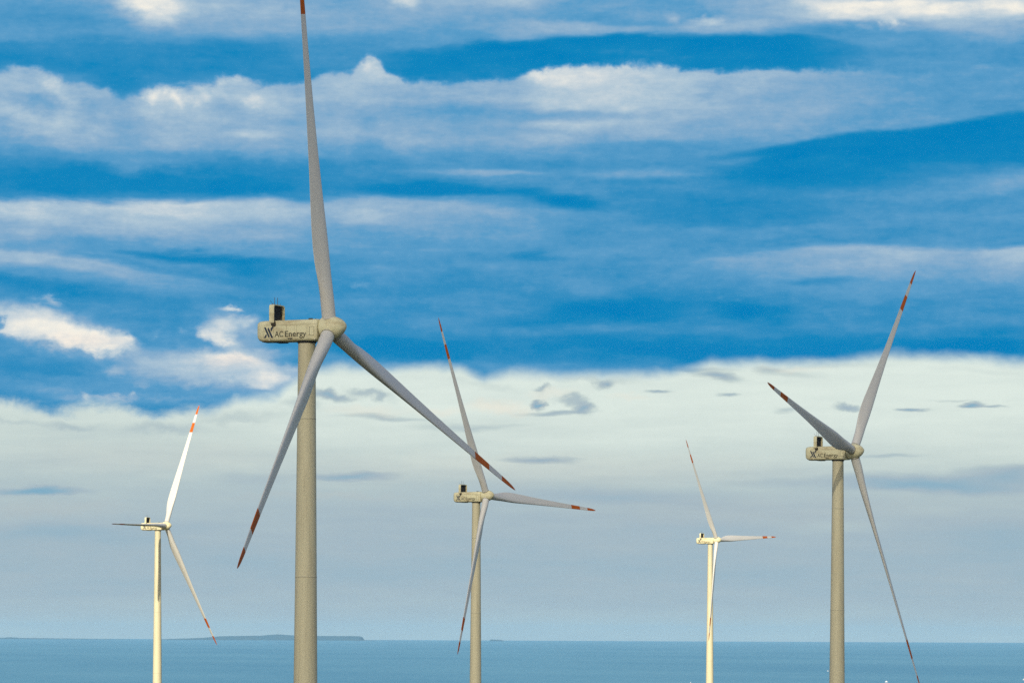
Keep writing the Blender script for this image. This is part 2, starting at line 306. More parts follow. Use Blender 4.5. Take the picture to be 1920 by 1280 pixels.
def build_world():
    w = bpy.data.worlds.new("World")
    scene.world = w
    w.use_nodes = True
    w.cycles.sampling_method = 'MANUAL'
    w.cycles.sample_map_resolution = 512
    t = w.node_tree
    t.nodes.clear()
    q = NT(t)
    out = q.node('ShaderNodeOutputWorld')
    bg = q.node('ShaderNodeBackground')
    bg.inputs['Strength'].default_value = 0.1
    t.links.new(bg.outputs[0], out.inputs[0])
    sky = q.node('ShaderNodeTexSky')
    sky.sky_type = 'NISHITA'
    sky.sun_disc = False
    sky.sun_elevation = SUN_EL
    sky.sun_rotation = math.atan2(SUN_DIR.x, SUN_DIR.y)
    sky.air_density = 1.0
    sky.dust_density = 1.0
    sky.ozone_density = 1.6
    d = q.sep(q.node('ShaderNodeTexCoord').outputs['Generated'])
    az = q.math('ARCTAN2', d[0], d[1])
    el = q.math('ARCSINE', d[2])
    U = q.math('MULTIPLY', az, FPX)
    V = q.math('MULTIPLY', el, FPX)
    P = q.xyz(U, V)
    # two warps: long streaks and small puffs
    streak = q.noise(q.mapping(P, (0, 0, 0), (0, 0, 0), (260, 62, 1)), 1.0, 6.0, 0.56, 0.3, color=True)
    puff = q.noise(q.mapping(P, (40, 15, 0), (0, 0, 0), (62, 44, 1)), 1.0, 6.0, 0.6, 0.2, color=True)
    ws = q.vmath('MULTIPLY', q.vmath('SUBTRACT', streak, (.5, .5, .5)), (150, 46, 0))
    wp = q.vmath('MULTIPLY', q.vmath('SUBTRACT', puff, (.5, .5, .5)), (74, 52, 0))
    PS = q.vmath('ADD', P, q.vmath('ADD', ws, q.vmath('MULTIPLY', wp, (.22, .16, 0))))
    PP = q.vmath('ADD', P, wp)
    PSs, PPs = q.sep(PS), q.sep(PP)

    def paint(base, strokes):
        # the running value rides along as a third coordinate (scaled away to nothing) so that
        # the strokes are evaluated one after the other and the shader stays small
        v = base
        for (x, y, rx, ry, rot, val, op, hard, pf) in strokes:
            cu, cv = sky_uv(x, y)
            src = PPs if pf else PSs
            vec = q.xyz(src[0], src[1], v)
            L = q.vmath('LENGTH', q.mapping(vec, (cu, cv, 0), (0, 0, -RAD(rot)), (rx * 1.12, ry * 1.15, 1e7)))
            m = q.maprange(L, 1.0, hard, 0.0, op)
            v = q.mixf(m, v, val)
        return v

    def across(pts, lo, hi):
        """a value that changes with azimuth: pts are (photo column, value)"""
        a, b = pts[0][0], pts[-1][0]
        t_ = q.maprange(U, a - 960, b - 960, 0, 1, 'LINEAR')
        r_ = q.ramp(t_, [((x - a) / (b - a), (y - lo) / (hi - lo)) for x, y in pts])
        return q.math('MULTIPLY_ADD', r_, hi - lo, lo)

    def bank(v, b):
        src = PPs if b['puffy'] else PSs
        # same running-value chain as in paint(): nothing of the next layer is worked out before the last one is done
        vv = q.math('MULTIPLY_ADD', v, 1e-9, src[1])
        e = across([(x, sky_uv(x, y)[1]) for x, y in b['edge'][:32]], 300.0, 1250.0)
        dd = q.math('SUBTRACT', e, vv)
        deep = b['fall'][-1][0]
        tt = q.maprange(dd, 0.0, deep, 0, 1, 'LINEAR')
        share = q.math('MULTIPLY', q.ramp(tt, [(d_ / deep, min(1.0, k_ / 5)) for d_, k_, o_ in b['fall']]), 5.0)
        op = q.ramp(tt, [(d_ / deep, o_) for d_, k_, o_ in b['fall']])
        top = q.maprange(dd, -9.0, 7.0)
        m = q.math('MULTIPLY', q.math('MULTIPLY', top, op), across(b['cover'], 0.0, 1.0))
        return q.mixf(m, v, q.math('MULTIPLY', across(b['tone'], 0.0, 1.0), share))

    up = paint(0.36, UNDER)
    for b in BANKS:
        up = bank(up, b)
    up = paint(up, CLOUDS)
    # fine texture of the cloud
    n1 = q.noise(q.mapping(P, (300, 20, 0), (0, 0, 0), (150, 34, 1)), 1.0, 7.0, 0.6)
    n2 = q.noise(q.mapping(P, (7, 90, 0), (0, 0, 0), (34, 22, 1)), 1.0, 5.0, 0.6)
    tex = q.math('ADD', q.math('MULTIPLY', q.math('SUBTRACT', n1, .5), .36), q.math('MULTIPLY', q.math('SUBTRACT', n2, .5), .17))
    n4 = q.noise(q.mapping(P, (70, 10, 0), (0, 0, 0), (15, 8, 1)), 1.0, 4.0, .6)
    tex = q.math('ADD', tex, q.math('MULTIPLY', q.math('SUBTRACT', n4, .5), .09))
    up = q.math('ADD', up, tex, clamp=True)
    cup = q.ramp(up, [(0.0, lin((0, 128, 189))), (.14, lin((18, 134, 190))), (.28, lin((54, 143, 194))), (.44, lin((92, 158, 202))),
                      (.60, lin((137, 175, 206))), (.75, lin((173, 197, 214))), (.88, lin((209, 218, 222))), (1.0, lin((245, 241, 230)))])
    # pale band towards the horizon
    def ypos(x, y):
        return sky_uv(x, y)
    x0, x1 = -200.0, 2200.0
    tx = q.maprange(U, x0 - 960, x1 - 960, 0, 1, 'LINEAR')
    edge = q.ramp(tx, [((x - x0) / (x1 - x0), (sky_uv(x, y)[1] - 300) / 400) for x, y in BAND_TOP])
    edge = q.math('MULTIPLY_ADD', edge, 400.0, 300.0)
    pw = q.sep(q.vmath('ADD', wp, q.vmath('MULTIPLY', ws, (1, .35, 0))))
    dist = q.math('SUBTRACT', edge, q.math('MULTIPLY_ADD', pw[1], q.maprange(U, -900, -150, 1.05, .42), V))
    band = q.maprange(dist, -17.0, 15.0)
    tv = q.maprange(V, 0, 540, 0, 1, 'LINEAR')
    low = q.ramp(tv, [(0.0, .66), (.06, .57), (.12, .51), (.22, .46), (.36, .49), (.45, .56), (.52, .66), (.60, .80), (.68, .90), (.80, .97), (1.0, .97)])
    low = paint(low, PALE)
    n3 = q.noise(q.mapping(P, (90, 50, 0), (0, 0, 0), (330, 40, 1)), 1.0, 6.0, 0.6)
    low = q.math('ADD', low, q.math('ADD', q.math('MULTIPLY', q.math('SUBTRACT', n3, .5), .26), q.math('MULTIPLY', q.math('SUBTRACT', n2, .5), .05)), clamp=True)
    clow = q.ramp(low, [(0.0, lin((96, 164, 198))), (.25, lin((137, 176, 197))), (.5, lin((167, 186, 196))), (.66, lin((181, 198, 201))),
                        (.82, lin((202, 216, 212))), (1.0, lin((223, 235, 227)))])
    col = q.mixc(band, cup, clow)
    warm = 0.0
    for (x, y, rx, ry, k) in WARM:
        cu, cv = sky_uv(x, y)
        L = q.vmath('LENGTH', q.mapping(PP, (cu, cv, 0), (0, 0, 0), (rx, ry, 1)))
        warm = q.math('MAXIMUM', warm, q.maprange(L, 1.0, .1, 0.0, k))
    col = q.mixc(warm, col, q.mixc(1.0, col, (1.12, .985, .93), 'MULTIPLY'))
    # the rest of the dome: broken cloud over the clear sky
    gen = q.noise(q.mapping(P, (0, 0, 0), (0, 0, 0), (5200, 1700, 1)), 1.0, 7.0, 0.58, 0.4)
    cover = q.maprange(gen, .40, .62)
    dome = q.vmath('MULTIPLY', q.ramp(gen, [(.3, lin((50, 100, 165))), (.5, lin((110, 135, 180))), (.68, lin((182, 178, 184)))]), (10, 10, 10))
    dome = q.mixc(cover, sky.outputs[0], dome)
    # warm glow added round the sun, behind the viewer, to light the nearer towers softly
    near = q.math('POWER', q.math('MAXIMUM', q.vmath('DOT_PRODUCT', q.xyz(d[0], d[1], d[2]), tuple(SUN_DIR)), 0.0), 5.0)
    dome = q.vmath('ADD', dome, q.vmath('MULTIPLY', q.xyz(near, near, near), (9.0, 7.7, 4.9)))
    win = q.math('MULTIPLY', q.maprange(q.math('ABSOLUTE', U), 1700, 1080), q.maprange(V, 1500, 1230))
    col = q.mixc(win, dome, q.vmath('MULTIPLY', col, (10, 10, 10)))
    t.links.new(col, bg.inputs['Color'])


build_world()


# ------------------------------------------------------------------ object helpers
def link(ob, parent=None):
    COL.objects.link(ob)
    if parent is not None:
        ob.parent = parent
    return ob


def mesh_ob(name, bm, mats, parent=None, smooth=True, angle=40):
    me = bpy.data.meshes.new(name)
    bm.normal_update()
    if smooth:
        for f in bm.faces:
            f.smooth = True
        for e in bm.edges:
            if len(e.link_faces) == 2 and e.calc_face_angle(0) > RAD(angle):
                e.smooth = False
    bm.to_mesh(me)
    bm.free()
    for m in (mats if isinstance(mats, (list, tuple)) else [mats]):
        me.materials.append(m)
    return link(bpy.data.objects.new(name, me), parent)


def loft(bm, rings, mat=None, cap=True, closed=True):
    """rings: lists of points of equal length"""
    vr = [[bm.verts.new(p) for p in r] for r in rings]
    n = len(rings[0])
    for i in range(len(vr) - 1):
        for j in range(n if closed else n - 1):
            k = (j + 1) % n
            f = bm.faces.new((vr[i][j], vr[i][k], vr[i + 1][k], vr[i + 1][j]))
            if mat:
                f.material_index = mat[i]
    if cap:
        for r, m in ((vr[0][::-1], mat[0] if mat else 0), (vr[-1], mat[-1] if mat else 0)):
            try:
                f = bm.faces.new(r)
                f.material_index = m
            except ValueError:
                pass
    bmesh.ops.recalc_face_normals(bm, faces=bm.faces)
    return vr


def circle(r, z, n=48):
    return [(r * cos(2 * pi * i / n), r * sin(2 * pi * i / n), z) for i in range(n)]


def tube(bm, a, b, r, n=10):
    a, b = Vector(a), Vector(b)
    d = (b - a).normalized()
    s = d.orthogonal().normalized()
    t = d.cross(s)
    loft(bm, [[p + s * (r * cos(2 * pi * i / n)) + t * (r * sin(2 * pi * i / n)) for i in range(n)] for p in (a, b)])


def box(bm, lo, hi, bevel=0.0):
    r = bmesh.ops.create_cube(bm, size=1.0)
    vs_ = r['verts']
    for v in vs_:
        v.co = Vector([(lo[i] + hi[i]) / 2 + v.co[i] * (hi[i] - lo[i]) for i in range(3)])
    if bevel:
        es = {e for v in vs_ for e in v.link_edges}
        bmesh.ops.bevel(bm, geom=list(es), offset=bevel, segments=3, affect='EDGES', profile=.5)


def material(name):
    m = bpy.data.materials.new(name)
    m.use_nodes = True
    m.node_tree.nodes.clear()
    q = NT(m.node_tree)
    out = q.node('ShaderNodeOutputMaterial')
    p = q.node('ShaderNodeBsdfPrincipled')
    m.node_tree.links.new(p.outputs[0], out.inputs[0])
    return m, q, p, out


def paint_material(name, base, rough=.45, dirt=None, dirt_amount=.2, scale=.25, stretch=(1, 1, 1), streaks=0.0):
    m, q, p, out = material(name)
    tc = q.node('ShaderNodeTexCoord').outputs['Object']
    n = q.noise(q.mapping(tc, (0, 0, 0), (0, 0, 0), stretch), scale, 6.0, .6)
    f = q.math('MULTIPLY', q.maprange(n, .42, .75), dirt_amount)
    col = q.mixc(f, base, dirt or tuple(c * .7 for c in base))
    if streaks:
        s = q.noise(q.mapping(tc, (3, 5, 0), (0, 0, 0), (.5, .5, 14)), 1.0, 4.0, .6)
        col = q.mixc(q.math('MULTIPLY', q.maprange(s, .5, .8), streaks), col, tuple(c * .62 for c in (dirt or base)))
    q.put(p.inputs['Base Color'], col)
    p.inputs['Roughness'].default_value = rough
    n2 = q.noise(tc, 3.0, 3.0, .6)
    q.put(p.inputs['Roughness'], q.maprange(n2, .2, .8, rough - .08, rough + .12, 'LINEAR'))
    return m


M_TOWER = paint_material('tower_paint', (.65, .59, .395), .5, (.47, .41, .26), .45, .3, (1, 1, 6), .4)
M_SHELL = paint_material('shell_paint', (.77, .715, .46), .5, (.42, .32, .16), .8, .6, (2.6, 1, .8), .4)
M_BLADE = paint_material('blade_paint', (.68, .66, .61), .38, (.50, .46, .42), .4, .35, (1, 1, 8))
M_RED = paint_material('red_paint', (.52, .112, .002), .6, (.36, .07, .002), .5, .5)
for nd_ in M_RED.node_tree.nodes:
    if nd_.type == 'BSDF_PRINCIPLED':
        nd_.inputs['Specular IOR Level'].default_value = .2
M_DARK = paint_material('dark_metal', (.022, .022, .024), .6)
M_GRIME = paint_material('brown_grime', (.045, .034, .018), .8, (.02, .015, .009), .7, 1.2)
M_NAVY = paint_material('navy_vinyl', (.006, .022, .055), .45)
M_GREY = paint_material('grey_vinyl', (.11, .10, .062), .5)
M_JOINT = paint_material('joint_paint', (.49, .45, .32), .6)
M_SEAM = paint_material('seam_sealant', (.30, .27, .17), .7)
M_STEEL = paint_material('galvanised_steel', (.12, .12, .125), .5)
M_LAMP = paint_material('lamp_glass', (.72, .66, .50), .25)
M_CONCRETE = paint_material('concrete', (.34, .33, .30), .85, (.24, .23, .2), .5, .8)

# ------------------------------------------------------------------ wind turbine
TILT = RAD(5.733)
R = 72.5
HUB_H = 100.0
OVER = 4.6
CONE = 0.0661
ROTOR = Vector((OVER * cos(TILT), 0, HUB_H))     # rotor centre, tower axis at x = 0
TOWER_TOP = 98.1


def interp(tab, x):
    for (a, va), (b, vb) in zip(tab, tab[1:]):
        if x <= b:
            t = max(0.0, (x - a) / (b - a))
            return va + (vb - va) * t
    return tab[-1][1]


CHORD = [(.02, 2.5), (.055, 2.5), (.09, 2.72), (.13, 3.3), (.17, 3.85), (.21, 4.12), (.26, 4.05), (.33, 3.65), (.42, 3.1), (.55, 2.45),
         (.68, 1.95), (.80, 1.55), (.90, 1.22), (.95, 1.0), (.975, .78), (.99, .5), (1.0, .10)]
THICK = [(.02, 1.0), (.055, 1.0), (.09, .86), (.13, .66), (.17, .52), (.21, .43), (.28, .35), (.4, .28), (.55, .23), (.75, .19), (1.0, .16)]
TWIST = [(.0, 13.), (.15, 13.), (.25, 10.), (.4, 6.5), (.6, 3.), (.8, .8), (1.0, -.6)]


def naca(x):
    return 5 * (.2969 * sqrt(x) - .126 * x - .3516 * x * x + .2843 * x ** 3 - .1015 * x ** 4)


def blade_mesh(c2, pitch, cone):
    bm = bmesh.new()
    rho = sorted(set([.022, .04, .055, .07, .09, .11, .13, .15, .17, .19, .21, .235, .26, .29, .33, .37, .42, .48, .55, .61, .68, .73,
                      .773, .81, .852, .89, .923, .94, .955, .967, .978, .986, .992, .997, 1.0]))
    rings, mats = [], []
    N = 20
    for r in rho:
        c = interp(CHORD, r)
        th = interp(THICK, r)
        b = RAD(pitch + interp(TWIST, r))
        k = min(1.0, max(0.0, (1.0 - th) / .5))          # 0 round root, 1 aerofoil
        k = k * k * (3 - 2 * k)
        off = (cone * r + c2 * r * r) * R
        cd = Vector((sin(b), cos(b), 0))
        nd = Vector((cos(b), -sin(b), 0))
        ring = []
        for i in range(2 * N):
            a = pi * i / N                                 # 0 at the trailing edge, pi at the leading edge
            x = .5 * (1 - cos(a))                          # 0 .. 1 .. 0 from trailing edge
            xc = 1 - x                                     # from the leading edge
            t = naca(max(xc, 0)) * th
            camber = .035 * 4 * xc * (1 - xc)
            up = i <= N
            y_af = camber + t if up else camber - t * .85
            s_af = (.34 - xc) * c
            s_ci = -.5 * c * cos(a)
            y_ci = .5 * c * th * sin(a) / max(c, 1e-6)
            s = s_ci * (1 - k) + s_af * k
            y = (y_ci * (1 - k) + y_af * k) * c
            ring.append(Vector((off, 0, r * R)) + cd * s - nd * y)
        rings.append(ring)
    for a, b2 in zip(rho, rho[1:]):
        mid = (a + b2) / 2
        mats.append(1 if (.773 < mid < .852 or mid > .923) else 0)
    loft(bm, rings, mats)
    return bm


def lathe_x(bm, prof, n=48):
    loft(bm, [[(x, r * cos(2 * pi * i / n), r * sin(2 * pi * i / n)) for i in range(n)] for x, r in prof])


def rrect(hy, z0, z1, rad_top, rad_bot, x, seg=5):
    """rounded rectangle cross-section in the y-z plane"""
    pts = []
    for (cy, cz, r, a0) in ((hy - rad_top, z1 - rad_top, rad_top, 0), (-hy + rad_top, z1 - rad_top, rad_top, 90),
                            (-hy + rad_bot, z0 + rad_bot, rad_bot, 180), (hy - rad_bot, z0 + rad_bot, rad_bot, 270)):
        for i in range(seg + 1):
            a = RAD(a0 + 90 * i / seg)
            pts.append((x, cy + r * cos(a), cz + r * sin(a)))
    return pts


CAP_H = .70             # cap height of the lettering at size 1
NAC_Y = 2.15            # half width of the nacelle
NX0, NX1 = -13.75, -1.62  # rear and front of the nacelle, from the rotor centre
NZ0, NZ1 = -2.72, 1.12


def polygon_plate(bm, pts, y, depth):
    """pts in (x, z); a plate whose outer face is at y - depth"""
    a = [bm.verts.new((x, y, z)) for x, z in pts]
    b = [bm.verts.new((x, y - depth, z)) for x, z in pts]
    bm.faces.new(a)
    bm.faces.new(b[::-1])
    for i in range(len(pts)):
        j = (i + 1) % len(pts)
        bm.faces.new((a[i], b[i], b[j], a[j]))
    bmesh.ops.recalc_face_normals(bm, faces=bm.faces)


def text_mesh(body, height_cap, x, z, y, depth, width):
    """lettering standing on a side wall, facing -Y, left end at x, base line at z"""
    cu = bpy.data.curves.new('lettering', 'FONT')
    cu.body = body
    cu.size = 1.0
    cu.extrude = 0.0
    cu.offset = 0.012
    cu.resolution_u = 6
    cu.space_character = 1.0
    ob = bpy.data.objects.new('lettering', cu)
    COL.objects.link(ob)
    dg = bpy.context.evaluated_depsgraph_get()
    me = bpy.data.meshes.new_from_object(ob.evaluated_get(dg))
    bpy.data.objects.remove(ob)
    bpy.data.curves.remove(cu)
    bm = bmesh.new()
    bm.from_mesh(me)
    bpy.data.meshes.remove(me)
    xs = [v.co.x for v in bm.verts]
    cap = CAP_H
    wid = max(xs) - min(xs)
    mn = min(xs)
    sy = height_cap / cap
    sx = width / wid
    for v in bm.verts:
        v.co = Vector((x + (v.co.x - mn) * sx, y, z + v.co.y * sy))
    r = bmesh.ops.extrude_face_region(bm, geom=list(bm.faces))
    for v in [g for g in r['geom'] if isinstance(g, bmesh.types.BMVert)]:
        v.co.y -= depth
    bmesh.ops.recalc_face_normals(bm, faces=bm.faces)
    return bm


def make_turbine():
    """one turbine; local +X is the way the rotor faces, origin at the tower base"""
    root = bpy.data.objects.new('wind_turbine', None)
    root.empty_display_size = 5
    link(root)
    # tower
    bm = bmesh.new()
    zs = [0.0, 20, 23.8, 23.95, 24.06, 24.14, 24.25, 24.4, 45, 55.4, 55.55, 55.66, 55.74, 55.85, 56.0, 75, 83.8, 83.94, 84.05, 84.13, 84.24, 84.4, 92, TOWER_TOP - .3, TOWER_TOP]
    def rad(z):
        return 1.555 + (TOWER_TOP - z) * .0094
    rings = []
    for z in zs:
        bump = .018 if abs(z - 24.1) < .045 or abs(z - 55.7) < .045 or abs(z - 84.09) < .045 else 0
        rings.append(circle(rad(z) + bump, z, 56))
    loft(bm, rings)
    tower = mesh_ob('tower', bm, M_TOWER, root)
    for z in (84.1, 55.7, 24.1):                         # bolted joints between the tower sections
        bm = bmesh.new()
        loft(bm, [circle(rad(z) + r_, z + dz, 56) for r_, dz in ((.0, -.09), (.028, -.07), (.028, .07), (.0, .09))], cap=False)
        mesh_ob('flange_ring', bm, M_JOINT, tower, angle=80)
    bm = bmesh.new()
    loft(bm, [circle(4.2, -1.5, 40), circle(4.2, .15, 40), circle(3.9, .35, 40)])
    mesh_ob('foundation', bm, M_CONCRETE, root)
    bm = bmesh.new()
    box(bm, (-.45, -2.56, 1.0), (.45, -2.40, 3.1), .05)
    mesh_ob('door', bm, M_STEEL, tower)
    bm = bmesh.new()
    loft(bm, [circle(1.66, TOWER_TOP - .75, 48), circle(1.78, TOWER_TOP - .55, 48), circle(1.78, TOWER_TOP + .6, 48)])
    mesh_ob('yaw_bearing', bm, M_DARK, root)
    # nacelle
    o = ROTOR + Vector((0, 0, .4))
    bm = bmesh.new()
    secs = [(NX0, 1.5, -1.75, .55, .5, .5), (NX0 + .12, 1.72, -2.15, .78, .6, .55), (NX0 + .45, 1.95, -2.5, .95, .75, .6), (NX0 + 1.0, 2.09, -2.68, 1.04, .85, .6),
            (NX0 + 1.6, NAC_Y, NZ0, 1.07, .9, .55), (NX1 - 1.2, NAC_Y, NZ0, 1.16, .9, .55), (NX1 - .1, NAC_Y, NZ0 + .02, 1.16, .9, .55), (NX1, NAC_Y - .1, NZ0 + .12, 1.06, .85, .5)]
    loft(bm, [rrect(hy, z0, z1, rt, rb, x) for x, hy, z0, z1, rt, rb in secs])
    bmesh.ops.translate(bm, verts=bm.verts, vec=o)
    nac = mesh_ob('nacelle', bm, M_SHELL, root, angle=50)
    yf = -NAC_Y                                           # the side wall that carries the lettering
    W = lambda x, y, z: (o.x + x, o.y + y, o.z + z)
    # panel seams on the side wall
    bm = bmesh.new()
    def strip(x0, z0, x1, z1, w=.035, y=yf, d=.012):
        dx, dz = x1 - x0, z1 - z0
        L = math.hypot(dx, dz)
        nx, nz = -dz / L * w / 2, dx / L * w / 2
        polygon_plate(bm, [(o.x + x0 + nx, o.z + z0 + nz), (o.x + x1 + nx, o.z + z1 + nz), (o.x + x1 - nx, o.z + z1 - nz), (o.x + x0 - nx, o.z + z0 - nz)], y + .01, .01 + d)
    for x in (-12.15, -10.2, -7.6, -5.6, -3.55):
        strip(x, -2.05, x, .16)
    strip(-12.1, .18, -1.8, .24, .03)
    mesh_ob('panel_seam', bm, M_SEAM, nac, smooth=False)
    # hatch outline: a rounded frame
    bm = bmesh.new()
    hx, hz, hw, hh, rr_ = -2.62, -1.02, .47, .83, .2
    outer, inner = [], []
    for (cx, cz, a0) in ((hx + hw - rr_, hz + hh - rr_, 0), (hx - hw + rr_, hz + hh - rr_, 90), (hx - hw + rr_, hz - hh + rr_, 180), (hx + hw - rr_, hz - hh + rr_, 270)):
        for i in range(6):
            a = RAD(a0 + 18 * i)
            outer.append((o.x + cx + rr_ * cos(a), o.z + cz + rr_ * sin(a)))
            inner.append((o.x + cx + (rr_ - .055) * cos(a), o.z + cz + (rr_ - .055) * sin(a)))
    n = len(outer)
    vo = [[bm.verts.new((x, yy, z)) for x, z in pts] for pts in (outer, inner) for yy in (yf + .01, yf - .02)]
    for i in range(n):
        j = (i + 1) % n
        bm.faces.new((vo[1][i], vo[1][j], vo[3][j], vo[3][i]))
        bm.faces.new((vo[0][i], vo[0][j], vo[1][j], vo[1][i]))
        bm.faces.new((vo[2][i], vo[3][i], vo[3][j], vo[2][j]))
    bmesh.ops.recalc_face_normals(bm, faces=bm.faces)
    mesh_ob('side_hatch', bm, M_GREY, nac, smooth=False)
    # emblem: two long bars leaning left and two short ones leaning right
    bm = bmesh.new()
    ex, ez, ew, eh = o.x - 12.1, o.z - 2.08, 1.78, 1.92
    E = lambda a, b: (ex + a * ew, ez + b * eh)
    for pts in ([(-.02, 1), (.19, 1), (.64, .11), (.555, .04), (.48, .06)],
                [(.37, .84), (.50, .98), (1.03, 0), (.81, 0)],
                [(.80, 1), (1.02, 1), (.86, .66), (.80, .60), (.70, .80)],
                [(-.02, 0), (.19, 0), (.31, .26), (.22, .36)]):
        polygon_plate(bm, [E(*p) for p in pts], yf + .01, .03)
    mesh_ob('emblem', bm, M_NAVY, nac, smooth=False)
    for word, x0, w_ in (("AC", -9.98, 1.72), ("Energy", -7.93, 4.28)):
        bm = text_mesh(word, 1.02, o.x + x0, o.z - 1.92, yf + .005, .025, w_)
        mesh_ob('lettering', bm, M_GREY, nac, smooth=False)
    # vents, marker lamps and the dark, stained foot bracket under the cooler
    bm = bmesh.new()
    box(bm, W(-7.4, yf - .03, -2.36), W(-6.45, yf + .2, -2.18), .03)
    mesh_ob('side_vent', bm, M_DARK, nac, smooth=False)
    bm = bmesh.new()
    polygon_plate(bm, [(o.x + x, o.z + z) for x, z in ((-10.75, .5), (-9.75, .5), (-9.72, .1), (-9.95, -.12), (-10.2, -.05), (-10.28, -.42), (-10.5, -.4), (-10.55, .05), (-10.72, .15))], yf + .02, .035)
    box(bm, W(-10.7, -NAC_Y - .03, .25), W(-9.85, -NAC_Y + .5, .80), .05)
    mesh_ob('stained_bracket', bm, M_GRIME, nac, smooth=False)
    for x in (-11.0, -1.98):
        bm = bmesh.new()
        bmesh.ops.create_uvsphere(bm, u_segments=16, v_segments=10, radius=.17)
        bmesh.ops.translate(bm, verts=bm.verts, vec=W(x, yf - .1, -2.5))
        tube(bm, W(x, yf + .25, -2.5), W(x, yf - .1, -2.5), .07)
        mesh_ob('marker_lamp', bm, M_LAMP, nac)
    bm = bmesh.new()
    box(bm, W(-3.6, -1.5, 1.10), W(-2.9, -.9, 1.34), .05)
    box(bm, W(-2.4, -1.2, 1.10), W(-2.25, -1.05, 1.28), .03)
    mesh_ob('roof_hatch', bm, M_DARK, nac)
    bm = bmesh.new()
    box(bm, W(-10.6, -1.4, NZ0 - .16), W(-8.9, 1.4, NZ0 + .02), .05)
    box(bm, W(-13.0, -1.2, NZ0 - .02), W(-12.0, 1.2, NZ0 + .05), .03)
    mesh_ob('belly_hatch', bm, M_DARK, nac)
    # cooler: an arch across the roof with a dark radiator inside
    CX0, CX1, CY, CT, CB = -11.05, -10.1, 2.28, 3.98, .62
    def arch(inset, x):
        y, zt, r = CY - inset, CT - inset, .55 - inset * .6
        pts = [(x, -y, CB)]
        for i in range(7):
            a = RAD(180 - 15 * i)
            pts.append((x, -y + r + r * cos(a), zt - r + r * sin(a)))
        for i in range(7):
            a = RAD(90 - 15 * i)
            pts.append((x, y - r + r * cos(a), zt - r + r * sin(a)))
        pts.append((x, y, CB))
        return [W(*p) for p in pts]
    bm = bmesh.new()
    rs = [[bm.verts.new(p) for p in arch(i, x)] for i, x in ((0, CX0), (0, CX1), (.16, CX1), (.16, CX0))]
    for k in range(4):
        a, b = rs[k], rs[(k + 1) % 4]
        for j in range(len(a) - 1):
            bm.faces.new((a[j], a[j + 1], b[j + 1], b[j]))
    bm.faces.new([rs[k][0] for k in range(4)])
    bm.faces.new([rs[k][-1] for k in range(4)])
    bmesh.ops.recalc_face_normals(bm, faces=bm.faces)
    cooler = mesh_ob('roof_cooler', bm, M_SHELL, root, angle=35)
    bm = bmesh.new()
    box(bm, W(CX0 + .05, -CY + .17, 1.15), W(CX0 + .45, CY - .17, CT - .17))
    for i in range(9):                                   # upright fins of the radiator
        y = -CY + .45 + i * (2 * CY - .9) / 8
        box(bm, W(CX0 + .44, y - .03, 1.2), W(CX0 + .52, y + .03, CT - .22))
    mesh_ob('radiator', bm, M_DARK, cooler, smooth=False)
    for (y, h, lean, r) in ((-.95, 1.35, 0, .05), (.25, 1.35, 0, .05), (-1.75, .75, -.35, .028), (1.35, .45, 0, .028)):
        bm = bmesh.new()
        tube(bm, W(-10.6, y, CT - .03), W(-10.6 + lean, y + lean, CT + h), r)
        tube(bm, W(-10.6, y, CT - .02), W(-10.6, y, CT + .16), .1)
        mesh_ob('antenna', bm, M_STEEL, cooler)
    # hub
    bm = bmesh.new()
    lathe_x(bm, [(-1.62, .9), (-1.6, 1.62), (-1.42, 1.66), (-1.40, 1.93), (-1.2, 2.02), (-.4, 2.07), (.4, 2.05), (1.0, 1.96), (1.6, 1.76), (2.15, 1.46), (2.6, 1.10), (2.95, .70), (3.15, .36), (3.22, .05)])
    hub = mesh_ob('hub', bm, M_SHELL, root, angle=45)
    hub.matrix_basis = Matrix.Translation(ROTOR) @ Matrix.Rotation(-TILT, 4, 'Y')
    bm = bmesh.new()
    lathe_x(bm, [(-1.75, 1.35), (-1.75, 1.5), (-1.55, 1.5), (-1.55, 1.35)])
    c = mesh_ob('main_bearing', bm, M_DARK, root)
    c.matrix_basis = hub.matrix_basis.copy()
    return root


# hub place (x, y, height above the camera), yaw, rotor angle, blade bend, blade pitch, small differences of tilt and cone, label
TURBINES = [
    ((-32.918, 718.28, 54.667), .3940, -.1390, .0141, 4.0, .0046, -.0047, 'largest and nearest wind turbine, top blade running out of the picture'),
    ((-9.802, 1509.64, 52.623), .5409, -.4657, .0072, 4.0, .0072, .0032, 'middle-sized wind turbine right of the largest one, its blade crossed by a nearer blade tip'),
    ((95.198, 1118.47, 51.818), .4638, .7261, .0051, 6.0, -.0011, .0035, 'second largest wind turbine, shaded grey, one blade slanting up across its nacelle'),
    ((-178.487, 2059.64, 55.676), .3817, .5025, .016, 74.0, -.0235, .0071, 'bright white sunlit wind turbine with one dark blade pointing level to the left'),
    ((128.437, 2514.52, 60.469), .5347, -.5641, .0047, 4.0, .0107, .0021, 'smallest cream wind turbine, one blade level right, another hanging before its tower'),
]


def copy_tree(o, parent=None, skip=()):
    c = o.copy()
    COL.objects.link(c)
    if parent is not None:
        c.parent = parent
    for ch in list(o.children):
        if ch.name.split('.')[0] in skip:
            continue
        copy_tree(ch, c)
    return c


